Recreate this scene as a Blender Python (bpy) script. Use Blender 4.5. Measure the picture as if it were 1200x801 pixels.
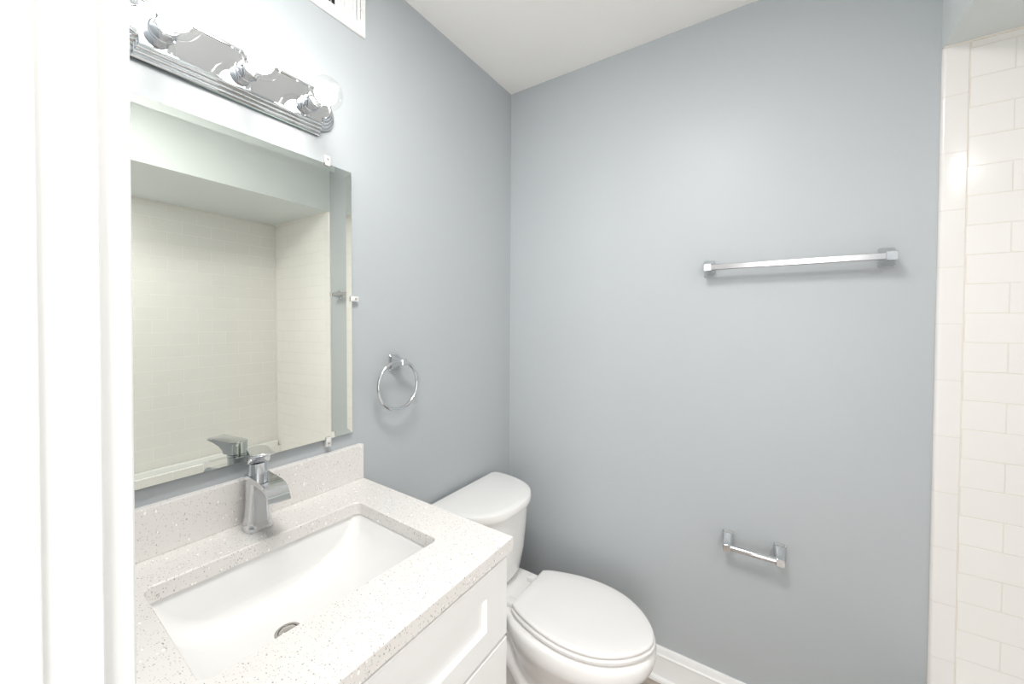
import bpy, bmesh, math, random
from mathutils import Matrix, Vector

for _o in list(bpy.data.objects):
    bpy.data.objects.remove(_o, do_unlink=True)
scene = bpy.context.scene
COL = scene.collection

# ------------------------------------------------------------------ camera
cam_data = bpy.data.cameras.new('camera')
cam = bpy.data.objects.new('camera', cam_data)
COL.objects.link(cam)
_r = Vector((0.83415032, 0.5515105, 0.0054227))
_u = Vector((-0.01393126, 0.01123991, 0.99983978))
_f = Vector((-0.55136119, 0.83409222, -0.01705901))
cam.matrix_world = Matrix(((_r.x, _u.x, -_f.x, 1.0352),
                           (_r.y, _u.y, -_f.y, -1.5475),
                           (_r.z, _u.z, -_f.z, 1.3637),
                           (0, 0, 0, 1)))
cam_data.sensor_width = 36.0
cam_data.lens = 455.218 / 1200.0 * 36.0
cam_data.shift_y = -15.37 / 1200.0
cam_data.clip_start = 0.01
cam_data.clip_end = 50
scene.camera = cam

# ------------------------------------------------------------------ light and exposure
BULB = 27.0            # emission of each vanity bulb's glowing core
HALL = 46.0            # added fill panel in the hallway behind the camera, watts
EXPOSURE = 0.18
TUBL = 5.0             # added fill over the tub, out of view, watts
CEIL = 17.0             # assumed overhead fill under the bathroom ceiling, out of view, watts
world = bpy.data.worlds.new('world')
scene.world = world
world.use_nodes = True
world.node_tree.nodes['Background'].inputs[0].default_value = (0.9, 0.95, 1.0, 1)
world.node_tree.nodes['Background'].inputs[1].default_value = 0.4
hl = bpy.data.lights.new('hall_fill_light', 'AREA')  # unseen panel added for soft frontal fill through the doorway
hl.shape = 'RECTANGLE'
hl.size = 1.7
hl.size_y = 1.9
hl.energy = HALL
hl.color = (1.0, 0.99, 0.98)
hlo = bpy.data.objects.new('hall_fill_light', hl)
COL.objects.link(hlo)
hlo.location = (1.66, -2.90, 1.35)
hlo.rotation_euler = (math.radians(90), 0, math.radians(8))
cl = bpy.data.lights.new('bathroom_ceiling_fill', 'AREA')  # unseen overhead light, assumed to even out the room's brightness
cl.shape = 'DISK'
cl.size = 0.45
cl.energy = CEIL
cl.color = (1.0, 0.985, 0.96)
clo = bpy.data.objects.new('bathroom_ceiling_fill', cl)
COL.objects.link(clo)
clo.location = (0.74, -1.25, 2.42)
tl = bpy.data.lights.new('tub_fill_light', 'AREA')  # unseen light added to lift the alcove, left wall and vanity front
tl.shape = 'DISK'
tl.size = 0.16
tl.energy = TUBL
tl.color = (1.0, 0.985, 0.96)
tlo = bpy.data.objects.new('tub_fill_light', tl)
COL.objects.link(tlo)
tlo.location = (1.74, -1.24, 2.108)
vs = scene.view_settings
vs.view_transform = 'Standard'
vs.look = 'None'
vs.exposure = EXPOSURE
vs.gamma = 1.0
vs.use_curve_mapping = False
scene.cycles.max_bounces = 14
scene.cycles.diffuse_bounces = 8
scene.cycles.glossy_bounces = 8
scene.cycles.transparent_max_bounces = 12
scene.cycles.caustics_reflective = False
scene.cycles.caustics_refractive = False

# ------------------------------------------------------------------ helpers
PI = math.pi


def nt(m):
    m.use_nodes = True
    return m.node_tree, m.node_tree.nodes, m.node_tree.links


def mat(name, col, rough=0.5, metal=0.0, spec=0.5, coat=0.0, noise=0.0, nscale=200.0, bump=0.0):
    m = bpy.data.materials.new(name)
    t, n, l = nt(m)
    b = n['Principled BSDF']
    b.inputs['Base Color'].default_value = (*col, 1)
    b.inputs['Roughness'].default_value = rough
    b.inputs['Metallic'].default_value = metal
    b.inputs['Specular IOR Level'].default_value = spec
    b.inputs['Coat Weight'].default_value = coat
    b.inputs['Coat Roughness'].default_value = 0.05
    if noise or bump:
        tc = n.new('ShaderNodeTexCoord')
        nz = n.new('ShaderNodeTexNoise')
        nz.inputs['Scale'].default_value = nscale
        nz.inputs['Detail'].default_value = 3
        l.new(tc.outputs['Object'], nz.inputs['Vector'])
        if noise:
            mx = n.new('ShaderNodeMix')
            mx.data_type = 'RGBA'
            mx.inputs[6].default_value = (*[c * (1 - noise) for c in col], 1)
            mx.inputs[7].default_value = (*[min(1, c * (1 + noise)) for c in col], 1)
            l.new(nz.outputs[0], mx.inputs[0])
            l.new(mx.outputs[2], b.inputs['Base Color'])
        if bump:
            bp = n.new('ShaderNodeBump')
            bp.inputs['Strength'].default_value = bump
            bp.inputs['Distance'].default_value = 0.001
            l.new(nz.outputs[0], bp.inputs['Height'])
            l.new(bp.outputs[0], b.inputs['Normal'])
    return m


def tile_mat(name, axis, u0, z0, bw, rh, mortar, col, mcol, offset=0.5):
    """Glazed tile; axis 'X' runs the rows along world x, 'Y' along world y."""
    m = bpy.data.materials.new(name)
    t, n, l = nt(m)
    b = n['Principled BSDF']
    tc = n.new('ShaderNodeTexCoord')
    sp = n.new('ShaderNodeSeparateXYZ')
    l.new(tc.outputs['Object'], sp.inputs[0])
    cb = n.new('ShaderNodeCombineXYZ')
    a1 = n.new('ShaderNodeMath')
    a1.operation = 'ADD'
    a1.inputs[1].default_value = -u0 + bw * 40
    a2 = n.new('ShaderNodeMath')
    a2.operation = 'ADD'
    a2.inputs[1].default_value = -z0 + rh * 100
    l.new(sp.outputs[axis], a1.inputs[0])
    l.new(sp.outputs['Z'], a2.inputs[0])
    l.new(a1.outputs[0], cb.inputs[0])
    l.new(a2.outputs[0], cb.inputs[1])
    br = n.new('ShaderNodeTexBrick')
    br.offset = offset
    br.offset_frequency = 2
    br.squash = 1.0
    br.inputs['Scale'].default_value = 1.0
    br.inputs['Mortar Size'].default_value = mortar
    br.inputs['Mortar Smooth'].default_value = 0.6
    br.inputs['Bias'].default_value = 0.0
    br.inputs['Brick Width'].default_value = bw
    br.inputs['Row Height'].default_value = rh
    br.inputs['Color1'].default_value = (*col, 1)
    br.inputs['Color2'].default_value = (*[c * 0.985 for c in col], 1)
    br.inputs['Mortar'].default_value = (*mcol, 1)
    l.new(cb.outputs[0], br.inputs['Vector'])
    l.new(br.outputs['Color'], b.inputs['Base Color'])
    bp = n.new('ShaderNodeBump')
    bp.invert = True
    bp.inputs['Strength'].default_value = 0.5
    bp.inputs['Distance'].default_value = 0.0018
    l.new(br.outputs['Fac'], bp.inputs['Height'])
    l.new(bp.outputs[0], b.inputs['Normal'])
    b.inputs['Roughness'].default_value = 0.16
    return m


def quartz_mat(name):
    m = bpy.data.materials.new(name)
    t, n, l = nt(m)
    b = n['Principled BSDF']
    tc = n.new('ShaderNodeTexCoord')
    prev = None
    base = (0.725, 0.703, 0.68)
    layers = [(190.0, 0.22, 0.24, (0.40, 0.385, 0.36)),
              (130.0, 0.15, 0.15, (0.31, 0.295, 0.28)),
              (300.0, 0.28, 0.30, (0.50, 0.48, 0.455)),
              (120.0, 0.24, 0.14, (0.93, 0.92, 0.90))]
    for k, (sc, rad, prob, c) in enumerate(layers):
        mp = n.new('ShaderNodeMapping')
        mp.inputs['Location'].default_value = (k * 3.1, k * 1.7, k * 0.9)
        mp.inputs['Scale'].default_value = (1.0, 1.55, 0.85)
        mp.inputs['Rotation'].default_value = (0.3 * k, 0.5 * k, 0.7 * k)
        l.new(tc.outputs['Object'], mp.inputs['Vector'])
        v = n.new('ShaderNodeTexVoronoi')
        v.inputs['Scale'].default_value = sc
        l.new(mp.outputs[0], v.inputs['Vector'])
        sc_ = n.new('ShaderNodeSeparateColor')
        l.new(v.outputs['Color'], sc_.inputs[0])
        lt = n.new('ShaderNodeMath')
        lt.operation = 'LESS_THAN'
        lt.inputs[1].default_value = prob
        l.new(sc_.outputs[0], lt.inputs[0])
        # per-cell size
        sz = n.new('ShaderNodeMath')
        sz.operation = 'MULTIPLY_ADD'
        sz.inputs[1].default_value = rad
        sz.inputs[2].default_value = rad * 0.55
        l.new(sc_.outputs[1], sz.inputs[0])
        ld = n.new('ShaderNodeMath')
        ld.operation = 'LESS_THAN'
        l.new(v.outputs['Distance'], ld.inputs[0])
        l.new(sz.outputs[0], ld.inputs[1])
        mu = n.new('ShaderNodeMath')
        mu.operation = 'MULTIPLY'
        l.new(lt.outputs[0], mu.inputs[0])
        l.new(ld.outputs[0], mu.inputs[1])
        mx = n.new('ShaderNodeMix')
        mx.data_type = 'RGBA'
        l.new(mu.outputs[0], mx.inputs[0])
        mx.inputs[6].default_value = (*base, 1)
        mx.inputs[7].default_value = (*c, 1)
        if prev is not None:
            l.new(prev, mx.inputs[6])
        prev = mx.outputs[2]
    l.new(prev, b.inputs['Base Color'])
    b.inputs['Roughness'].default_value = 0.22
    return m


def wood_floor_mat(name):
    m = bpy.data.materials.new(name)
    t, n, l = nt(m)
    b = n['Principled BSDF']
    tc = n.new('ShaderNodeTexCoord')
    br = n.new('ShaderNodeTexBrick')
    br.inputs['Scale'].default_value = 1.0
    br.inputs['Brick Width'].default_value = 1.2
    br.inputs['Row Height'].default_value = 0.15
    br.inputs['Mortar Size'].default_value = 0.0012
    br.inputs['Color1'].default_value = (0.40, 0.345, 0.30, 1)
    br.inputs['Color2'].default_value = (0.33, 0.28, 0.24, 1)
    br.inputs['Mortar'].default_value = (0.06, 0.05, 0.04, 1)
    l.new(tc.outputs['Object'], br.inputs['Vector'])
    mp = n.new('ShaderNodeMapping')
    mp.inputs['Scale'].default_value = (3, 60, 1)
    l.new(tc.outputs['Object'], mp.inputs['Vector'])
    nz = n.new('ShaderNodeTexNoise')
    nz.inputs['Scale'].default_value = 1.0
    nz.inputs['Detail'].default_value = 5
    l.new(mp.outputs[0], nz.inputs['Vector'])
    mx = n.new('ShaderNodeMix')
    mx.data_type = 'RGBA'
    mx.blend_type = 'OVERLAY'
    mx.inputs[0].default_value = 0.5
    l.new(br.outputs['Color'], mx.inputs[6])
    l.new(nz.outputs[0], mx.inputs[7])
    l.new(mx.outputs[2], b.inputs['Base Color'])
    b.inputs['Roughness'].default_value = 0.4
    return m


def emit_mat(name, col, s):
    m = bpy.data.materials.new(name)
    t, n, l = nt(m)
    n.remove(n['Principled BSDF'])
    e = n.new('ShaderNodeEmission')
    e.inputs[0].default_value = (*col, 1)
    e.inputs[1].default_value = s
    l.new(e.outputs[0], n['Material Output'].inputs[0])
    return m


def clear_mat(name, tint=(1, 1, 1), gloss=0.06, edge=0.5):
    """Thin clear glass or plastic: see-through with a rim reflection."""
    m = bpy.data.materials.new(name)
    t, n, l = nt(m)
    n.remove(n['Principled BSDF'])
    tr = n.new('ShaderNodeBsdfTransparent')
    tr.inputs[0].default_value = (*tint, 1)
    gl = n.new('ShaderNodeBsdfGlossy')
    gl.inputs['Roughness'].default_value = 0.03
    lw = n.new('ShaderNodeLayerWeight')
    lw.inputs[0].default_value = 0.35
    mr = n.new('ShaderNodeMapRange')
    mr.inputs[3].default_value = gloss
    mr.inputs[4].default_value = edge
    l.new(lw.outputs['Facing'], mr.inputs[0])
    mx = n.new('ShaderNodeMixShader')
    l.new(mr.outputs[0], mx.inputs[0])
    l.new(tr.outputs[0], mx.inputs[1])
    l.new(gl.outputs[0], mx.inputs[2])
    l.new(mx.outputs[0], n['Material Output'].inputs[0])
    return m


M = {
    'wall': mat('wall_paint_grey_blue', (0.452, 0.478, 0.497), 0.42, spec=0.35, noise=0.012, nscale=6, bump=0.03),
    'soffit': mat('soffit_paint', (0.70, 0.735, 0.73), 0.5, spec=0.3),
    'ceiling': mat('ceiling_paint', (0.92, 0.90, 0.875), 0.7, spec=0.2, bump=0.05),
    'trim': mat('trim_paint_white', (0.84, 0.84, 0.835), 0.3),
    'hall': mat('hall_paint', (0.70, 0.69, 0.67), 0.6),
    'floor': wood_floor_mat('wood_plank_floor'),
    'tile_end': tile_mat('white_subway_tile_end', 'X', 1.473, 0.4576, 0.1561, 0.07805, 0.0015, (0.83, 0.81, 0.785), (0.79, 0.75, 0.69)),
    'tile_back': tile_mat('white_subway_tile_long', 'Y', -0.735, 0.4576, 0.1561, 0.07805, 0.0017, (0.81, 0.79, 0.765), (0.92, 0.90, 0.85)),
    'tile_trim': tile_mat('white_bullnose_tile', 'X', 1.0, 0.4416, 3.0, 0.154, 0.0009, (0.81, 0.785, 0.765), (0.74, 0.68, 0.62), 0.0),
    'quartz': quartz_mat('white_speckled_quartz'),
    'cabinet': mat('cabinet_white_paint', (0.83, 0.825, 0.82), 0.32),
    'dark': mat('dark_gap', (0.02, 0.018, 0.015), 0.8),
    'porcelain': mat('white_porcelain', (0.84, 0.83, 0.815), 0.09, coat=0.4),
    'basin': mat('white_vitreous_basin', (0.80, 0.795, 0.785), 0.08, coat=0.4),
    'seat': mat('white_seat_plastic', (0.80, 0.785, 0.775), 0.22),
    'tub': mat('white_tub_enamel', (0.86, 0.86, 0.85), 0.12),
    'chrome': mat('polished_chrome', (0.70, 0.715, 0.735), 0.05, 1.0),
    'satin': mat('brushed_aluminium', (0.50, 0.50, 0.51), 0.20, 1.0),
    'steel': mat('drain_steel', (0.55, 0.53, 0.50), 0.2, 1.0),
    'mirror': mat('silvered_mirror', (0.90, 0.925, 0.865), 0.0, 1.0),
    'mirror_edge': mat('mirror_glass_edge', (0.35, 0.45, 0.40), 0.2),
    'vent': mat('vent_white_enamel', (0.84, 0.835, 0.825), 0.35),
    'plastic': mat('clear_plastic', (0.93, 0.92, 0.90), 0.15),
    'glass': clear_mat('clear_bulb_glass', (0.99, 0.99, 0.985), 0.02, 0.22),
    'glow': emit_mat('bulb_glow', (1.0, 0.965, 0.92), BULB),
    'screw': mat('screw_metal', (0.5, 0.42, 0.36), 0.35, 1.0),
    'caulk': mat('caulk_cream', (0.80, 0.755, 0.69), 0.6),
}


M['plastic'].node_tree.nodes['Principled BSDF'].inputs['Alpha'].default_value = 0.62


def link(name, bm, m, parent=None, angle=35, smooth=True):
    bmesh.ops.recalc_face_normals(bm, faces=bm.faces[:])
    me = bpy.data.meshes.new(name)
    bm.to_mesh(me)
    bm.free()
    if smooth:
        for p in me.polygons:
            p.use_smooth = True
        me.set_sharp_from_angle(angle=math.radians(angle))
    me.materials.append(m)
    o = bpy.data.objects.new(name, me)
    COL.objects.link(o)
    if parent is not None:
        o.parent = parent
    return o


def thing(name, label, cat, loc=(0, 0, 0), group=None):
    o = bpy.data.objects.new(name, None)
    o.empty_display_size = 0.05
    COL.objects.link(o)
    o.location = loc
    tag(o, label, cat, group)
    return o


def tag(o, label, cat, group=None):
    o['label'] = label
    o['category'] = cat
    if group:
        o['group'] = group


def struct(o):
    o['kind'] = 'structure'
    return o


def add_box(bm, a, b, bev=0.0, seg=2):
    x0, y0, z0 = a
    x1, y1, z1 = b
    vs_ = [bm.verts.new(p) for p in [(x0, y0, z0), (x1, y0, z0), (x1, y1, z0), (x0, y1, z0),
                                     (x0, y0, z1), (x1, y0, z1), (x1, y1, z1), (x0, y1, z1)]]
    fs = [bm.faces.new([vs_[i] for i in q]) for q in
          [(3, 2, 1, 0), (4, 5, 6, 7), (0, 1, 5, 4), (1, 2, 6, 5), (2, 3, 7, 6), (3, 0, 4, 7)]]
    if bev > 0:
        es = list({e for f in fs for e in f.edges})
        bmesh.ops.bevel(bm, geom=es, offset=bev, segments=seg, profile=0.5, affect='EDGES')
    return bm


def box(a, b, bev=0.0, seg=2):
    return add_box(bmesh.new(), a, b, bev, seg)


def add_loft(bm, rings, cap0=True, cap1=True, closed=True):
    vr = [[bm.verts.new(p) for p in r] for r in rings]
    n = len(vr[0])
    for a, b in zip(vr[:-1], vr[1:]):
        for i in range(n if closed else n - 1):
            j = (i + 1) % n
            bm.faces.new([a[i], a[j], b[j], b[i]])
    if cap0:
        bm.faces.new(list(reversed(vr[0])))
    if cap1:
        bm.faces.new(vr[-1])
    return vr


def add_prism(bm, pts, d0, d1, axis, bev=0.0, seg=2):
    """Extrude a 2D outline along axis; axis 0: pts are (y,z); 1: (x,z); 2: (x,y)."""
    def P(p, d):
        if axis == 0:
            return (d, p[0], p[1])
        if axis == 1:
            return (p[0], d, p[1])
        return (p[0], p[1], d)
    vr = add_loft(bm, [[P(p, d0) for p in pts], [P(p, d1) for p in pts]])
    if bev > 0:
        es = list({e for r in vr for v in r for e in v.link_edges})
        bmesh.ops.bevel(bm, geom=es, offset=bev, segments=seg, profile=0.5, affect='EDGES', clamp_overlap=True)


def add_tube(bm, path, rad, n=12, closed=False, caps=True):
    path = [Vector(p) for p in path]
    rads = rad if isinstance(rad, (list, tuple)) else [rad] * len(path)
    rings = []
    K = len(path)
    ref = None
    for i, p in enumerate(path):
        if closed:
            d = path[(i + 1) % K] - path[i - 1]
        else:
            d = path[min(i + 1, K - 1)] - path[max(i - 1, 0)]
        d.normalize()
        if ref is None:
            ref = d.orthogonal().normalized()
        a = (ref - d * ref.dot(d)).normalized()
        ref = a
        b = d.cross(a)
        rings.append([p + (a * math.cos(t) + b * math.sin(t)) * rads[i] for t in [2 * PI * k / n for k in range(n)]])
    if closed:
        rings.append(rings[0])
        vr = [[bm.verts.new(q) for q in r] for r in rings[:-1]]
        vr.append(vr[0])
        for a, b in zip(vr[:-1], vr[1:]):
            for i in range(n):
                j = (i + 1) % n
                bm.faces.new([a[i], a[j], b[j], b[i]])
    else:
        add_loft(bm, rings, caps, caps)


def add_lathe(bm, prof, origin, axis='X', n=32):
    """Revolve (t, radius) pairs about an axis through origin."""
    ox, oy, oz = origin
    rings = []
    for t, r in prof:
        ring = []
        for k in range(n):
            c, s = math.cos(2 * PI * k / n) * r, math.sin(2 * PI * k / n) * r
            ring.append((ox + t, oy + c, oz + s) if axis == 'X' else (ox + c, oy + s, oz + t))
        rings.append(ring)
    add_loft(bm, rings)


def rrect(cx, cy, hx, hy, r, n=6, rot=0.0):
    r = min(r, hx * 0.999, hy * 0.999)
    out = []
    for sx, sy, a0 in ((1, 1, 0), (-1, 1, PI / 2), (-1, -1, PI), (1, -1, 1.5 * PI)):
        for k in range(n + 1):
            a = a0 + PI / 2 * k / n
            out.append((sx * (hx - r) + r * math.cos(a), sy * (hy - r) + r * math.sin(a)))
    c, s = math.cos(rot), math.sin(rot)
    return [(cx + x * c - y * s, cy + x * s + y * c) for x, y in out]


def spline(pts, n):
    """Catmull-Rom through pts, n samples per span."""
    out = []
    P = [Vector(p) for p in pts]
    for i in range(len(P) - 1):
        a = P[i - 1] if i > 0 else P[i] * 2 - P[i + 1]
        b, c = P[i], P[i + 1]
        d = P[i + 2] if i + 2 < len(P) else P[i + 1] * 2 - P[i]
        for k in range(n):
            t = k / n
            out.append(0.5 * ((2 * b) + (c - a) * t + (2 * a - 5 * b + 4 * c - d) * t * t + (3 * b - a - 3 * c + d) * t ** 3))
    out.append(P[-1])
    return [tuple(v) for v in out]


# ------------------------------------------------------------------ the room
H = 2.4425              # ceiling
TE = 1.420              # where tile and tub begin
XB = 2.107              # tiled long wall of the alcove
YF = -1.490             # room face of the door wall
ZS = 2.117              # soffit underside
D0, D1, DH = 0.702, 1.395, 2.045   # door opening

struct(link('floor', box((-0.10, -3.0, -0.06), (3.0, 0.0, 0.0)), M['floor'], smooth=False))
struct(link('ceiling', box((-0.10, -3.0, H), (3.0, 0.10, H + 0.06)), M['ceiling'], smooth=False))
struct(link('wall_left', box((-0.10, -1.605, 0), (0.0, 0.10, H)), M['wall'], smooth=False))
struct(link('wall_back', box((0.0, 0.0, -0.06), (2.25, 0.10, H)), M['wall'], smooth=False))
struct(link('wall_right', box((XB, -1.605, 0), (XB + 0.12, 0.0, H)), M['tile_back'], smooth=False))
struct(link('wall_alcove_end', box((TE + 0.0525, -0.008, 0), (XB, 0.0, ZS)), M['tile_end'], smooth=False))
bm = bmesh.new()
add_box(bm, (0.0, YF - 0.115, 0), (D0 - 0.018, YF, H))
add_box(bm, (D0 - 0.018, YF - 0.115, DH + 0.018), (D1 + 0.018, YF, H))
add_box(bm, (D1 + 0.018, YF - 0.115, 0), (XB, YF, H))
struct(link('wall_front', bm, M['wall'], smooth=False))
# soffit over the tub
struct(link('ceiling_soffit', box((TE, YF, ZS), (XB, 0.0, H)), M['soffit'], smooth=False))
# bullnose tile column where paint meets tile
prof = [(TE, 0.0)]
for k in range(7):
    a = PI - PI / 2 * k / 6
    prof.append((TE + 0.008 + 0.008 * math.cos(a), -0.002 - 0.008 * math.sin(a)))
prof += [(TE + 0.0490, -0.010), (TE + 0.0502, -0.0088), (TE + 0.0502, 0.0)]
bm = bmesh.new()
add_prism(bm, prof, 0.0, ZS - 0.002, 2)
struct(link('trim_1', bm, M['tile_trim']))
# caulk lines at the soffit and in the tiled corner
bm = bmesh.new()
add_box(bm, (TE + 0.003, -0.0125, ZS - 0.004), (XB, -0.004, ZS))
add_box(bm, (XB - 0.004, YF, ZS - 0.004), (XB, -0.004, ZS))
add_box(bm, (TE + 0.0502, -0.0068, 0.36), (TE + 0.0525, 0.0, ZS))
struct(link('trim_2', bm, M['caulk']))

# baseboards: moulded cap, flat face, shoe
BASE = [(0, 0), (0.026, 0), (0.0255, 0.008), (0.022, 0.014), (0.0155, 0.0175), (0.0150, 0.019), (0.0150, 0.092), (0.0165, 0.0945),
        (0.0165, 0.0975), (0.0125, 0.102), (0.0105, 0.110), (0.0095, 0.117), (0.0075, 0.1225), (0.003, 0.1240), (0, 0.1240)]
bm = bmesh.new()
add_loft(bm, [[(x, -d, z) for d, z in BASE] for x in (0.026, TE)])
struct(link('baseboard_back', bm, M['trim'], angle=25))
bm = bmesh.new()
add_loft(bm, [[(d, y, z) for d, z in BASE] for y in (-0.835, 0.0)])
struct(link('baseboard_left', bm, M['trim'], angle=25))

# door frame: lining with a stop, and casing on the room side
def jamb(x, s):
    """Lining board at x with its face towards s (+1: faces +x)."""
    b_ = bmesh.new()
    add_box(b_, (min(x, x - s * 0.018), YF - 0.118, 0), (max(x, x - s * 0.018), YF + 0.001, DH), 0.001, 1)
    add_box(b_, (min(x, x + s * 0.003), YF - 0.085, 0), (max(x, x + s * 0.003), YF - 0.0235, DH), 0.001, 2)
    a, c = x - s * 0.006, x - s * 0.076
    add_box(b_, (min(a, c), YF + 0.0005, 0), (max(a, c), YF + 0.0165, DH + 0.07), 0.003, 3)
    return b_
struct(link('trim_3', jamb(D0, 1), M['trim'], angle=18))
struct(link('trim_4', jamb(D1, -1), M['trim'], angle=18))
bm = bmesh.new()
add_box(bm, (D0 - 0.018, YF - 0.118, DH), (D1 + 0.018, YF + 0.001, DH + 0.018), 0.001, 1)
add_box(bm, (D0 + 0.004, YF + 0.0005, DH + 0.006), (D1 - 0.004, YF + 0.0165, DH + 0.07), 0.003, 3)
struct(link('trim_5', bm, M['trim'], angle=18))
# the hallway behind the doorway
bm = bmesh.new()
add_box(bm, (-0.20, -3.10, 0), (3.1, -3.0, H))
add_box(bm, (-0.20, -3.0, 0), (-0.10, -1.605, H))
struct(link('wall_hall', bm, M['hall'], smooth=False))

# ------------------------------------------------------------------ bathtub (seen in the mirror)
t = thing('bathtub', 'white built-in bathtub below the tiled alcove wall, seen in the mirror', 'bathtub', ((TE + XB) / 2, -0.75, 0))
bm = bmesh.new()
cx, cy = 0.0, -0.0
hx, hy = (XB - 0.008 - TE - 0.002) / 2, 0.733
rings = []
for (dx, z, r) in [(0.0, 0.0, 0.01), (0.0, 0.345, 0.01), (0.002, 0.360, 0.012), (0.010, 0.365, 0.02), (0.065, 0.365, 0.09), (0.078, 0.357, 0.10),
                   (0.10, 0.29, 0.11), (0.13, 0.14, 0.12), (0.17, 0.09, 0.10), (0.25, 0.085, 0.06)]:
    rings.append([(p[0], p[1], z) for p in rrect(cx, cy, hx - dx, hy - dx, r)])
add_loft(bm, rings)
link('tub_shell', bm, M['tub'], t)
bm = bmesh.new()
add_box(bm, (hx - 0.024, -hy, 0.360), (hx + 0.0, hy, 0.487), 0.008, 3)
link('back_ledge', bm, M['tub'], t)

# ------------------------------------------------------------------ vanity cabinet
CT, CB = 0.892, 0.862
VY0, VY1 = -1.468, -0.838
t = thing('vanity_cabinet', 'white shaker vanity cabinet standing under the speckled quartz countertop', 'cabinet', (0.27, (VY0 + VY1) / 2, 0))
ox, oy = t.location.x, t.location.y


def L(p):
    return (p[0] - ox, p[1] - oy, p[2])


bm = bmesh.new()
add_box(bm, L((0.002, VY1 - 0.018, 0.10)), L((0.534, VY1, CB)))
add_box(bm, L((0.002, VY0, 0.10)), L((0.534, VY0 + 0.018, CB)))
add_box(bm, L((0.002, VY0 + 0.018, 0.10)), L((0.53, VY1 - 0.018, 0.118)))
add_box(bm, L((0.516, VY0 + 0.018, 0.838)), L((0.534, VY1 - 0.018, CB)))
add_box(bm, L((0.516, VY0 + 0.018, 0.645)), L((0.534, VY1 - 0.018, 0.685)))
link('carcass', bm, M['cabinet'], t, smooth=False)
bm = bmesh.new()
add_box(bm, L((0.06, VY0 + 0.003, 0.0)), L((0.475, VY1 - 0.003, 0.10)))
link('toe_kick', bm, M['cabinet'], t, smooth=False)


def shaker(y0, y1, z0, z1, x0=0.5345, x1=0.5555, st=0.074, rl=0.050, depth=0.010):
    """A front with a recessed flat panel and a small bevel round it."""
    b_ = bmesh.new()
    rings = []
    for (dy, dz, x) in [(0, 0, x0), (0, 0, x1 - 0.0015), (0.0015, 0.0015, x1), (st, rl, x1), (st + 0.004, rl + 0.004, x1 - depth)]:
        rings.append([L((x, y0 + dy, z0 + dz)), L((x, y1 - dy, z0 + dz)), L((x, y1 - dy, z1 - dz)), L((x, y0 + dy, z1 - dz))])
    add_loft(b_, rings)
    return b_


link('drawer', shaker(VY0 + 0.003, VY1 + 0.002, 0.6695, 0.8410), M['cabinet'], t, angle=10)
ym = (VY0 + VY1) / 2
link('door', shaker(VY0 + 0.003, ym - 0.0015, 0.112, 0.6620, rl=0.074), M['cabinet'], t, angle=10)
link('door', shaker(ym + 0.0015, VY1 + 0.002, 0.112, 0.6620, rl=0.074), M['cabinet'], t, angle=10)

# ------------------------------------------------------------------ countertop with the basin cut-out and backsplash
SK = math.radians(-2.2)      # the cut-out sits a little out of square
SCX, SCY, SHX, SHY = 0.2840, -1.1400, 0.1490, 0.2090
ct = thing('countertop', 'white speckled quartz countertop with backsplash on the shaker vanity', 'countertop', (0.285, -1.15, CB))
ox, oy = ct.location.x, ct.location.y
bm = bmesh.new()
outer = [(0.001, -1.4695), (0.5705, -1.4695), (0.5705, -0.836), (0.001, -0.8185)]


def inset(poly, d):
    n_ = len(poly)
    out = []
    for i in range(n_):
        p0, p1, p2 = Vector(poly[i - 1]), Vector(poly[i]), Vector(poly[(i + 1) % n_])
        a = (p1 - p0).normalized()
        b = (p2 - p1).normalized()
        na, nb = Vector((-a.y, a.x)), Vector((-b.y, b.x))
        k = d / (1 + na.dot(nb))
        out.append(tuple(p1 + (na + nb) * k))
    return out


def ring_v(poly, z):
    return [bm.verts.new((x - ox, y - oy, z - CB)) for x, y in poly]


def strip(a, b):
    for i in range(len(a)):
        j = (i + 1) % len(a)
        bm.faces.new([a[i], a[j], b[j], b[i]])


o0, o1, o2, o3 = ring_v(outer, CB), ring_v(outer, CT - 0.003), ring_v(inset(outer, 0.0009), CT - 0.0009), ring_v(inset(outer, 0.003), CT)
hole = rrect(SCX, SCY, SHX, SHY, 0.016, 6, SK)
holeb = rrect(SCX, SCY, SHX + 0.002, SHY + 0.002, 0.018, 6, SK)
h0, h1, h2 = ring_v(hole, CB), ring_v(hole, CT - 0.002), ring_v(holeb, CT)
strip(o0, o1), strip(o1, o2), strip(o2, o3), strip(h0, h1), strip(h1, h2)


def loop_edges(r):
    return [bm.edges.get((r[i], r[(i + 1) % len(r)])) for i in range(len(r))]


bmesh.ops.triangle_fill(bm, use_beauty=True, edges=loop_edges(o3) + loop_edges(h2))
bmesh.ops.triangle_fill(bm, use_beauty=True, edges=loop_edges(o0) + loop_edges(h0))
link('slab', bm, M['quartz'], ct, angle=18)
bm = box((0.001 - ox, -1.4695 - oy, CT - CB), (0.0205 - ox, -0.8200 - oy, 0.9945 - CB), 0.0015, 2)
link('backsplash', bm, M['quartz'], ct, angle=18)

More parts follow.
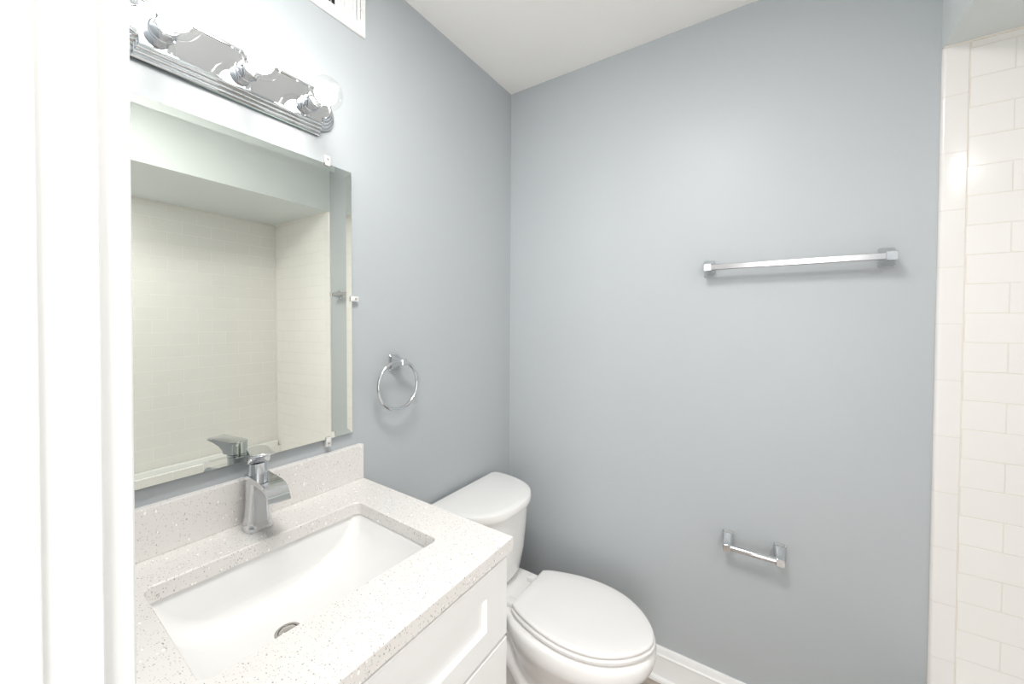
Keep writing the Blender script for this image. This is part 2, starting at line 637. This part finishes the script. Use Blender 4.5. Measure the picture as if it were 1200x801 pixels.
# ------------------------------------------------------------------ undermount basin
s = thing('sink_basin', 'white rectangular undermount sink basin set in the quartz countertop', 'sink', (SCX, SCY, 0.715))
s.rotation_euler = (0, 0, SK)
bm = bmesh.new()
zb = 0.715
ins = [(0.168, 0.224, 0.02, 0.8612), (0.1555, 0.2115, 0.018, 0.8612), (0.1545, 0.2105, 0.020, 0.858), (0.153, 0.205, 0.024, 0.840), (0.150, 0.196, 0.030, 0.820),
       (0.146, 0.180, 0.040, 0.797), (0.140, 0.158, 0.050, 0.777), (0.130, 0.130, 0.060, 0.762), (0.112, 0.100, 0.065, 0.752),
       (0.085, 0.070, 0.055, 0.746), (0.050, 0.042, 0.036, 0.743), (0.0235, 0.0235, 0.0235, 0.7415)]
DX = -0.044            # the drain sits towards the back wall
DY = -0.014
rings = []
for hx_, hy_, r_, z_ in ins:
    k = max(0.0, min(1.0, (0.84 - z_) / 0.0985))
    rings.append([(p[0] + DX * k * k, p[1] + DY * k * k, z_ - zb) for p in rrect(0, 0, hx_, hy_, r_, 8)])
out_r = []
for hx_, hy_, r_, z_ in [(0.0235, 0.0235, 0.0235, 0.728), (0.10, 0.09, 0.06, 0.735), (0.145, 0.165, 0.05, 0.765), (0.16, 0.212, 0.03, 0.83), (0.168, 0.224, 0.02, 0.850), (0.168, 0.224, 0.02, 0.8612)]:
    k = max(0.0, min(1.0, (0.84 - z_) / 0.0985))
    out_r.append([(p[0] + DX * k * k, p[1] + DY * k * k, z_ - zb) for p in rrect(0, 0, hx_, hy_, r_, 8)])
add_loft(bm, out_r[:-1] + rings + [out_r[0]], False, False)
bmesh.ops.remove_doubles(bm, verts=bm.verts[:], dist=1e-6)
link('bowl', bm, M['basin'], s, angle=50)
bm = bmesh.new()
add_lathe(bm, [(0.0, 0.0195), (0.0255, 0.0205), (0.0262, 0.0235), (0.0275, 0.0238), (0.0285, 0.0225), (0.0282, 0.0185), (0.024, 0.0178), (0.024, 0.0001)], (DX, DY, 0), 'Z', 32)
dr = link('drain', bm, M['steel'], s)
dr['label'] = 'round metal drain at the bottom of the basin'
bm = bmesh.new()
add_lathe(bm, [(0.0245, 0.0001), (0.0245, 0.0145), (0.0285, 0.0158), (0.0305, 0.013), (0.0312, 0.0001)], (DX, DY, 0), 'Z', 32)
link('stopper', bm, M['steel'], dr)

# ------------------------------------------------------------------ faucet
f = thing('faucet', 'chrome single-handle faucet behind the sink basin, spout pointing over it', 'faucet', (0.064, -1.131, CT))
f.rotation_euler = (0, 0, math.radians(-5))
bm = bmesh.new()
rings = []
for z_, hx_, hy_, r_ in [(0.0, 0.0275, 0.0280, 0.017), (0.0025, 0.0280, 0.0285, 0.0175), (0.010, 0.0262, 0.0265, 0.016), (0.024, 0.0240, 0.0240, 0.0145), (0.045, 0.0224, 0.0222, 0.013),
                         (0.070, 0.0216, 0.0212, 0.012), (0.095, 0.0213, 0.0208, 0.012), (0.1155, 0.0213, 0.0208, 0.012)]:
    rings.append([(p[0], p[1], z_) for p in rrect(0, 0, hx_, hy_, r_, 8)])
add_loft(bm, rings)
link('body', bm, M['chrome'], f, angle=60)
# waterfall spout: side profile swept across its width
top = spline([(-0.019, 0.1235), (0.02, 0.1245), (0.060, 0.1255), (0.090, 0.1245), (0.107, 0.119), (0.118, 0.108), (0.1265, 0.094)], 5)
bot = spline([(0.1225, 0.092), (0.1135, 0.103), (0.102, 0.1105), (0.085, 0.1135), (0.055, 0.1130), (0.02, 0.1115), (-0.019, 0.1110)], 5)
bm = bmesh.new()
add_prism(bm, top + bot, -0.0212, 0.0212, 1, 0.0012, 2)
link('spout', bm, M['chrome'], f, angle=24)
bm = bmesh.new()
rings = []
for z_, k in [(0.120, 1.0), (0.124, 0.975), (0.1500, 0.965), (0.1508, 0.90)]:
    rings.append([(p[0], p[1], z_) for p in rrect(0, 0, 0.0205 * k, 0.0205 * k, 0.0165 * k, 8)])
add_loft(bm, rings)
link('neck', bm, M['chrome'], f, angle=40)
# lever: round hub running out into a flat square-ended paddle, swung slightly aside
bm = bmesh.new()


def lever_plan(kx, kw, z_top):
    """Plan of the lever at one level; kx stretches the paddle, kw its width."""
    out = []
    for k in range(0, 13):
        a = PI / 2 + PI * k / 12
        out.append((0.0212 * math.cos(a) * kw, 0.0212 * math.sin(a) * kw))
    L_ = 0.020 + (0.0745 - 0.020) * kx
    w = 0.0212 * kw
    out += [(0.012, -w), (L_ * 0.6, -w), (L_ - 0.002, -w), (L_, -w + 0.002), (L_, w - 0.002), (L_ - 0.002, w), (L_ * 0.6, w), (0.012, w)]
    return [(x, y, z_top(x)) for x, y in out]


rings = [lever_plan(0.0, 0.94, lambda x: 0.1525 + 0.06 * max(0, x)), lever_plan(0.02, 0.98, lambda x: 0.1530 + 0.07 * max(0, x)), lever_plan(0.06, 0.985, lambda x: 0.160 + 0.07 * max(0, x)), lever_plan(0.30, 0.985, lambda x: 0.1675 + 0.10 * max(0, x)),
         lever_plan(0.70, 0.985, lambda x: 0.1725 + 0.115 * max(0, x)), lever_plan(0.99, 0.99, lambda x: 0.1760 + 0.085 * max(0, x)), lever_plan(1.0, 1.0, lambda x: 0.1785 + 0.065 * max(0, x)),
         lever_plan(1.0, 1.0, lambda x: 0.1805 + 0.062 * max(0, x)), lever_plan(0.985, 0.97, lambda x: 0.1820 + 0.06 * max(0, x)), lever_plan(0.9, 0.75, lambda x: 0.1824 + 0.06 * max(0, x)), lever_plan(0.55, 0.3, lambda x: 0.1826 + 0.06 * max(0, x))]
add_loft(bm, rings)
hd = link('handle', bm, M['chrome'], f, angle=40)
hd.rotation_euler = (0, 0, math.radians(-9))

# ------------------------------------------------------------------ wall mirror, tilted slightly
my0, my1, mz0, mz1 = -1.462, -0.852, 1.035, 1.7995
mw, mh = (my1 - my0) / 2, (mz1 - mz0) / 2
mr = thing('wall_mirror', 'large rectangular wall mirror without a frame above the vanity backsplash', 'mirror', (0.0120, (my0 + my1) / 2, (mz0 + mz1) / 2))
nrm = Vector((1, 0.0125, 0.0066)).normalized()
mr.rotation_mode = 'QUATERNION'
mr.rotation_quaternion = Vector((1, 0, 0)).rotation_difference(nrm)
BV = 0.017
bm = bmesh.new()
a_ = [bm.verts.new((0.0, y, z)) for y, z in ((-mw + BV, -mh + BV), (mw - BV, -mh + BV), (mw - BV, mh - BV), (-mw + BV, mh - BV))]
bm.faces.new(a_)
link('mirror_glass', bm, M['mirror'], mr, smooth=False)
bm = bmesh.new()
q = [((-mw, -mh), (-mw + BV, -mh + BV)), ((mw, -mh), (mw - BV, -mh + BV)), ((mw, mh), (mw - BV, mh - BV)), ((-mw, mh), (-mw + BV, mh - BV))]
i_ = [bm.verts.new((0.0, p[1][0], p[1][1])) for p in q]
e_ = [bm.verts.new((0.0009, p[0][0], p[0][1])) for p in q]
for k in range(4):
    j = (k + 1) % 4
    bm.faces.new([e_[k], e_[j], i_[j], i_[k]])
bv = link('bevel_border', bm, M['mirror'], mr, smooth=False)
bm = bmesh.new()
e1 = [(0.0009, p[0][0], p[0][1]) for p in q]
e0 = [(-0.0045, p[0][0], p[0][1]) for p in q]
add_loft(bm, [e1, e0], False, True)
link('glass_edge', bm, M['mirror_edge'], mr, smooth=False)


def clip(name, label, x, y, z, dy, dz):
    """Clear plastic mirror clip screwed to the wall; (dy, dz) points to the mirror."""
    c = thing(name, label, 'clip', (x, y, z), 'clear mirror clips')
    b_ = bmesh.new()
    s_ = 0.0075
    P_, Q_ = (-s_, s_) if dz else (-0.012, 0.012)
    depth0 = -x
    if dz:
        add_box(b_, (depth0, -s_, -0.010), (0.0040, s_, 0.010), 0.0012, 2)
        add_box(b_, (0.0012, -s_, min(0, dz * 0.017)), (0.0045, s_, max(0, dz * 0.017)), 0.001, 2)
    else:
        add_box(b_, (depth0, -0.010, -s_), (0.0040, 0.010, s_), 0.0012, 2)
        add_box(b_, (0.0012, min(0, dy * 0.017), -s_), (0.0045, max(0, dy * 0.017), s_), 0.001, 2)
    link('clip_body', b_, M['plastic'], c)
    b_ = bmesh.new()
    add_lathe(b_, [(0.0040, 0.0001), (0.0040, 0.0032), (0.0052, 0.0028), (0.0058, 0.0001)], (0, 0, 0), 'X', 14)
    sc_ = link('screw', b_, M['screw'], c)
    sc_['label'] = 'small metal screw head'


clip('mirror_clip', 'clear plastic clip at the top edge of the mirror', 0.0090, -0.928, mz1 + 0.011, 0, -1)
clip('mirror_clip', 'clear plastic clip at the right side edge of the mirror', 0.0085, my1 + 0.011, 1.430, -1, 0)
clip('mirror_clip', 'clear plastic clip at the bottom edge of the mirror', 0.0125, -0.929, mz0 - 0.011, 0, 1)

# ------------------------------------------------------------------ vanity light bar with three globe bulbs
FY, FZ = -1.137, 1.930
fx = thing('vanity_light', 'chrome three-globe vanity light bar fixed above the mirror', 'light fixture', (0, FY, FZ))


def strip_outline(d):
    """Bar outline inset by d: straight sides, stepped shoulders, round ends."""
    hh, ll, re = 0.062 - d, 0.188, 0.0465 - d
    pts = []
    for sgn, a0 in ((1, -PI / 2), (-1, PI / 2)):
        yo = sgn * (ll - d * 0.35)
        pts.append((yo, -sgn * hh))
        pts.append((yo, -sgn * re * 0.999))
        for k in range(1, 20):
            a = a0 + PI * k / 20
            pts.append((yo + math.cos(a) * re * 0.94, math.sin(a) * re))
        pts.append((yo, sgn * re * 0.999))
        pts.append((yo, sgn * hh))
    return pts


bm = bmesh.new()
rings = []
for d, x_ in [(0.0, 0.0), (0.0, 0.006), (0.0015, 0.0085), (0.004, 0.009), (0.0055, 0.0105), (0.006, 0.016), (0.0075, 0.0185), (0.010, 0.019), (0.0115, 0.0205), (0.012, 0.025), (0.0135, 0.0275),
              (0.016, 0.028), (0.0175, 0.0295), (0.018, 0.033), (0.0195, 0.0355), (0.0225, 0.036), (0.024, 0.0345), (0.0255, 0.0345)]:
    rings.append([(x_, y, z) for y, z in strip_outline(d)])
add_loft(bm, rings)
link('backplate', bm, M['chrome'], fx, angle=28)
for k in (-1, 0, 1):
    bm = bmesh.new()
    add_lathe(bm, [(0.033, 0.0225), (0.037, 0.0225), (0.0385, 0.0205), (0.041, 0.0200), (0.064, 0.0190), (0.0665, 0.0205), (0.069, 0.0205), (0.070, 0.0185), (0.060, 0.0150)], (0, k * 0.147, 0), 'X', 32)
    sk = link('socket', bm, M['chrome'], fx)
    bc = 0.108
    R_ = 0.0400
    prof = [(0.064, 0.0125), (0.070, 0.0135), (0.0735, 0.0175)]
    for j in range(0, 17):
        a = math.radians(152) * (1 - j / 16)
        prof.append((bc + R_ * math.cos(a), max(0.0002, R_ * math.sin(a))))
    bm = bmesh.new()
    add_lathe(bm, prof, (0, k * 0.147, 0), 'X', 40)
    gb = link('globe_bulb', bm, M['glass'], fx, angle=60)
    gb['label'] = 'clear round glass bulb, lit'
    bm = bmesh.new()
    bmesh.ops.create_uvsphere(bm, u_segments=24, v_segments=16, radius=0.025, matrix=Matrix.Translation((bc - 0.002, k * 0.147, 0)))
    link('glowing_core', bm, M['glow'], gb)

# ------------------------------------------------------------------ air vent
v = thing('air_vent', 'white metal louvered air vent high on the grey wall', 'vent', (0, -0.953, 2.30))
oy, oz = -0.953, 2.30
vy0, vy1, vz0, vz1 = -1.105, -0.801, 2.2185, 2.395
fy0, fy1, fz0, fz1 = -1.0715, -0.8325, 2.2495, 2.364
bm = bmesh.new()
rings = []
for d, x_ in [(0, 0.0005), (0, 0.0045), (0.0025, 0.0075), (0.006, 0.0082)]:
    rings.append([(x_, y - oy, z - oz) for y, z in ((vy0 + d, vz0 + d), (vy1 - d, vz0 + d), (vy1 - d, vz1 - d), (vy0 + d, vz1 - d))])
for x_ in (0.0082, 0.0005):
    rings.append([(x_, y - oy, z - oz) for y, z in ((fy0, fz0), (fy1, fz0), (fy1, fz1), (fy0, fz1))])
add_loft(bm, rings + [rings[0]], False, False)
bmesh.ops.remove_doubles(bm, verts=bm.verts[:], dist=1e-6)
link('vent_frame', bm, M['vent'], v, angle=20)
bm = box((0.0003, fy0 - oy, fz0 - oz), (0.0012, fy1 - oy, fz1 - oz))
link('duct_shade_sheet', bm, M['dark'], v, smooth=False)  # thin near-black sheet stands in for the shade inside the duct
y = fy1 - 0.0035
k = 0
while y > fy0 + 0.003:
    bm = bmesh.new()
    lean = -0.006 if y > -0.896 else 0.005
    z0_, z1_ = fz0 - oz, fz1 - oz
    a = [(0.0085, y - oy), (0.0015, y - oy + lean), (0.0015, y - oy + lean - 0.0012), (0.0085, y - oy - 0.0012)]
    if lean < 0:
        a = [(0.0092, y - oy), (0.0085, y - oy - 0.0012), (0.0015, y - oy - 0.0090), (0.0015, y - oy - 0.0078)]
    add_prism(bm, a, z0_, z1_, 2)
    link('louver', bm, M['vent'], v, smooth=False)
    y -= 0.0132 if y > -0.896 else 0.0125
    k += 1
bm = bmesh.new()
add_box(bm, (0.0078, -0.8225 - oy, 2.262 - oz), (0.00835, -0.8210 - oy, 2.322 - oz))
link('lever_slot', bm, M['dark'], v, smooth=False)
bm = bmesh.new()
add_tube(bm, [(0.006, -0.8218 - oy, 2.292 - oz), (0.014, -0.8218 - oy, 2.2925 - oz), (0.018, -0.8200 - oy, 2.294 - oz), (0.0185, -0.8170 - oy, 2.291 - oz), (0.0175, -0.8155 - oy, 2.286 - oz)], 0.0013, 10)
link('lever', bm, M['vent'], v)

# ------------------------------------------------------------------ chrome posts for the towel ring, bar and paper holder
def post_rings(hw, hh, tip_w, tip_h, depth, dz=0.0, foot=0.006):
    """Plate on the wall sweeping in a concave flare to a square tip; local: out, across, up."""
    out = [(0.0, hw, hh, 0.0, 0.004), (foot * 0.6, hw, hh, 0.0, 0.005), (foot, hw - 0.002, hh - 0.002, 0.0, 0.005)]
    for k in range(1, 11):
        u = k / 10
        e = (1 - u) ** 2.2
        out.append((foot + (depth - foot) * u, tip_w + (hw - 0.003 - tip_w) * e, tip_h + (hh - 0.003 - tip_h) * e, dz * (1 - e), 0.003))
    out.append((depth + 0.0012, tip_w - 0.0012, tip_h - 0.0012, dz, 0.0022))
    return out


def post_bm(org, face, *args, **kw):
    """face 'x': stands on the left wall (out=+x); 'y': on the back wall (out=-y)."""
    b_ = bmesh.new()
    rings_ = []
    for d, w, h, dz, r in post_rings(*args, **kw):
        pts = rrect(0, dz, w, h, r, 4)
        if face == 'x':
            rings_.append([(org[0] + d, org[1] + a, org[2] + b) for a, b in pts])
        else:
            rings_.append([(org[0] + a, org[1] - d, org[2] + b) for a, b in pts])
    add_loft(b_, rings_)
    return b_


tr = thing('towel_ring', 'small chrome towel ring on the wall beside the mirror', 'towel ring', (0, -0.693, 1.2285))
link('post', post_bm((0, 0, 0), 'x', 0.0195, 0.027, 0.010, 0.0105, 0.056, dz=0.004), M['chrome'], tr, angle=26)
bm = bmesh.new()
add_tube(bm, [(0.046, -0.0165 + 0.0775 * math.sin(2 * PI * k / 64), -0.0685 + 0.0775 * math.cos(2 * PI * k / 64)) for k in range(64)], 0.0056, 14, closed=True)
link('ring', bm, M['chrome'], tr)

tb = thing('towel_bar', 'long silver towel bar with square posts on the back wall', 'towel bar', (1.0875, 0, 1.5570))
for sx in (-1, 1):
    link('post', post_bm((sx * 0.2305, 0, 0.0), 'y', 0.0185, 0.0285, 0.0125, 0.0125, 0.066, dz=-0.002), M['chrome'], tb, angle=26)
bm = box((-0.2195, -0.0645, -0.0110), (0.2195, -0.0475, 0.0070), 0.0012, 1)
bb_ = link('bar', bm, M['satin'], tb, smooth=False)
bb_['label'] = 'square brushed metal bar'

tp = thing('toilet_paper_holder', 'empty chrome toilet paper holder low on the back wall', 'toilet paper holder', (1.0015, 0, 0.611))
for sx in (-1, 1):
    link('post', post_bm((sx * 0.0745, 0, 0.0), 'y', 0.0175, 0.0290, 0.0115, 0.0120, 0.068, dz=-0.003), M['chrome'], tp, angle=26)
bm = bmesh.new()
add_lathe(bm, [(-0.0645, 0.0062), (-0.0645, 0.0098), (-0.004, 0.0098), (-0.0035, 0.0110), (-0.001, 0.0110), (-0.0005, 0.0104), (0.0645, 0.0104), (0.0645, 0.0062)], (0, -0.0575, -0.003), 'X', 24)
link('roller', bm, M['chrome'], tp)

# ------------------------------------------------------------------ toilet
TY = -0.360
to = thing('toilet', 'white two-piece toilet with closed lid, tank against the grey wall', 'toilet', (0.40, TY, 0))
ox = 0.40


def egg(xb, xf, xc, hw, z, nb=2.6, nf=2.1, N=56):
    out = []
    for k in range(N):
        a = 2 * PI * k / N
        c, s_ = math.cos(a), math.sin(a)
        if c >= 0:
            n_, ax = nf, xf - xc
        else:
            n_, ax = nb, xc - xb
        x = xc + ax * math.copysign(abs(c) ** (2 / n_), c)
        yy = hw * math.copysign(abs(s_) ** (2 / n_), s_)
        out.append((x - ox, yy, z))
    return out


bm = bmesh.new()
# bowl
add_loft(bm, [egg(0.285, 0.757, 0.50, 0.168, 0.385), egg(0.280, 0.764, 0.50, 0.175, 0.381), egg(0.279, 0.768, 0.50, 0.178, 0.368), egg(0.279, 0.767, 0.50, 0.178, 0.345),
              egg(0.284, 0.758, 0.50, 0.174, 0.325), egg(0.290, 0.735, 0.49, 0.163, 0.300), egg(0.295, 0.700, 0.48, 0.147, 0.265), egg(0.290, 0.655, 0.46, 0.128, 0.220),
              egg(0.28, 0.615, 0.44, 0.110, 0.170), egg(0.27, 0.59, 0.42, 0.100, 0.120), egg(0.26, 0.578, 0.42, 0.098, 0.06)])
# rear deck carrying the tank
add_loft(bm, [egg(0.055, 0.42, 0.24, 0.118, 0.384, 5, 3), egg(0.050, 0.43, 0.24, 0.123, 0.378, 5, 3), egg(0.050, 0.43, 0.24, 0.122, 0.345, 5, 3), egg(0.065, 0.42, 0.24, 0.110, 0.300, 5, 3),
              egg(0.10, 0.42, 0.26, 0.090, 0.22, 4, 3), egg(0.14, 0.42, 0.28, 0.080, 0.05, 4, 3)])
# foot
add_loft(bm, [egg(0.12, 0.575, 0.36, 0.104, 0.075, 3.5, 2.6), egg(0.115, 0.588, 0.36, 0.112, 0.045, 3.5, 2.6), egg(0.11, 0.598, 0.36, 0.120, 0.012, 3.5, 2.6), egg(0.11, 0.600, 0.36, 0.121, 0.0, 3.5, 2.6)])
# trapway swelling on each side
for sy in (-1, 1):
    pth = spline([(0.56 - ox, sy * 0.050, 0.11), (0.48 - ox, sy * 0.082, 0.095), (0.40 - ox, sy * 0.090, 0.14), (0.335 - ox, sy * 0.090, 0.215), (0.27 - ox, sy * 0.084, 0.245), (0.20 - ox, sy * 0.075, 0.19), (0.17 - ox, sy * 0.070, 0.08)], 5)
    add_tube(bm, pth, 0.037, 16)
bo = link('bowl', bm, M['porcelain'], to, angle=180)
md = bo.modifiers.new('fuse', 'REMESH')
md.mode = 'VOXEL'
md.voxel_size = 0.005
md.use_smooth_shade = True
md = bo.modifiers.new('soften', 'SMOOTH')
md.factor = 0.5
md.iterations = 14

half = spline([(0.327, 0.106), (0.345, 0.1185), (0.372, 0.131), (0.410, 0.1435), (0.46, 0.156), (0.515, 0.163), (0.565, 0.1615), (0.610, 0.153), (0.650, 0.138), (0.690, 0.113), (0.722, 0.083), (0.745, 0.052), (0.758, 0.024), (0.762, 0.0)], 4)
half[-1] = (half[-1][0], 0.0)
seat_out = [(x, w) for x, w in half] + [(x, -w) for x, w in reversed(half[:-1])]


def seat_ring(d, z, ex=0.0, full=None):
    """The lid's outline inset by d."""
    src = full or seat_out
    cxm = 0.53
    out = []
    n_ = len(src)
    for i in range(n_):
        p = Vector(src[i])
        a = Vector(src[i - 1])
        b = Vector(src[(i + 1) % n_])
        tdir = (b - a).normalized()
        nrm_ = Vector((tdir.y, -tdir.x))
        if nrm_.dot(Vector((cxm, 0)) - p) < 0:
            nrm_ = -nrm_
        if i in (0, n_ - 1):
            nrm_ = Vector((0.7, -0.7 if p.y > 0 else 0.7))
        q_ = p + nrm_ * d
        out.append((q_.x - ox, q_.y, z))
    return out


bm = bmesh.new()
add_loft(bm, [seat_ring(0.075, 0.3880), seat_ring(0.010, 0.3880), seat_ring(-0.001, 0.3895), seat_ring(-0.004, 0.394), seat_ring(-0.0035, 0.401), seat_ring(0.001, 0.4040), seat_ring(0.014, 0.4042), seat_ring(0.075, 0.4042), seat_ring(0.075, 0.3880)], False, False)
bmesh.ops.remove_doubles(bm, verts=bm.verts[:], dist=1e-6)
link('seat', bm, M['seat'], to, angle=50)
bm = bmesh.new()
rings = [seat_ring(0.013, 0.4070), seat_ring(0.0015, 0.4078), seat_ring(0.0, 0.410), seat_ring(0.0, 0.4145), seat_ring(0.002, 0.4180), seat_ring(0.006, 0.4198), seat_ring(0.020, 0.4213), seat_ring(0.030, 0.4222), seat_ring(0.036, 0.4230)]
for k in (0.8, 0.55, 0.3, 0.08):
    rings.append([(0.125 + (p[0] - 0.125) * k, p[1] * k, 0.4230 + 0.0015 * (1 - k)) for p in rings[8]])
add_loft(bm, rings)
link('lid', bm, M['seat'], to, angle=50)
for sy in (-1, 1):
    bm = bmesh.new()
    add_box(bm, (0.286 - ox, sy * 0.075 - 0.016, 0.384), (0.326 - ox, sy * 0.075 + 0.016, 0.402), 0.004, 3)
    add_tube(bm, [(0.326 - ox, sy * 0.075 - 0.022, 0.400), (0.326 - ox, sy * 0.075 + 0.022, 0.400)], 0.0062, 14)
    hg = link('hinge', bm, M['seat'], to)
    if sy < 0:
        bm = box((0.2845 - ox, sy * 0.075 + 0.000, 0.3905), (0.2868 - ox, sy * 0.075 + 0.013, 0.3975), 0.0008, 1)
        hb = link('bolt_slot', bm, M['dark'], hg)
        hb['label'] = 'small dark hinge bolt slot'


def tank_outline(hw, xb, xf, z, N=40, n_=2.5):
    """Flat back against the wall, bowed front, cut back corners."""
    out = [(xb - ox, -hw + 0.020, z), (xb - ox, hw - 0.020, z), (xb + 0.010 - ox, hw - 0.003, z)]
    for k in range(0, N + 1):
        a = PI / 2 - PI * k / N
        c, s_ = math.cos(a), math.sin(a)
        out.append((xb + 0.030 + (xf - xb - 0.030) * abs(c) ** (2 / n_) - ox, hw * math.copysign(abs(s_) ** (2 / n_), s_), z))
    out.append((xb + 0.010 - ox, -hw + 0.003, z))
    return out


bm = bmesh.new()
add_loft(bm, [tank_outline(0.150, 0.045, 0.225, 0.3865), tank_outline(0.165, 0.040, 0.240, 0.395), tank_outline(0.174, 0.036, 0.252, 0.42), tank_outline(0.184, 0.032, 0.266, 0.50), tank_outline(0.192, 0.030, 0.274, 0.60), tank_outline(0.197, 0.030, 0.279, 0.672)])
link('tank', bm, M['porcelain'], to, angle=40)
bm = bmesh.new()
add_loft(bm, [tank_outline(0.198, 0.028, 0.280, 0.672), tank_outline(0.208, 0.022, 0.290, 0.674), tank_outline(0.210, 0.020, 0.292, 0.680), tank_outline(0.210, 0.020, 0.292, 0.694), tank_outline(0.207, 0.022, 0.289, 0.701),
              tank_outline(0.199, 0.028, 0.281, 0.7045), tank_outline(0.188, 0.036, 0.270, 0.7060), tank_outline(0.120, 0.080, 0.200, 0.7068), tank_outline(0.03, 0.12, 0.16, 0.7072)])
link('tank_lid', bm, M['porcelain'], to, angle=40)
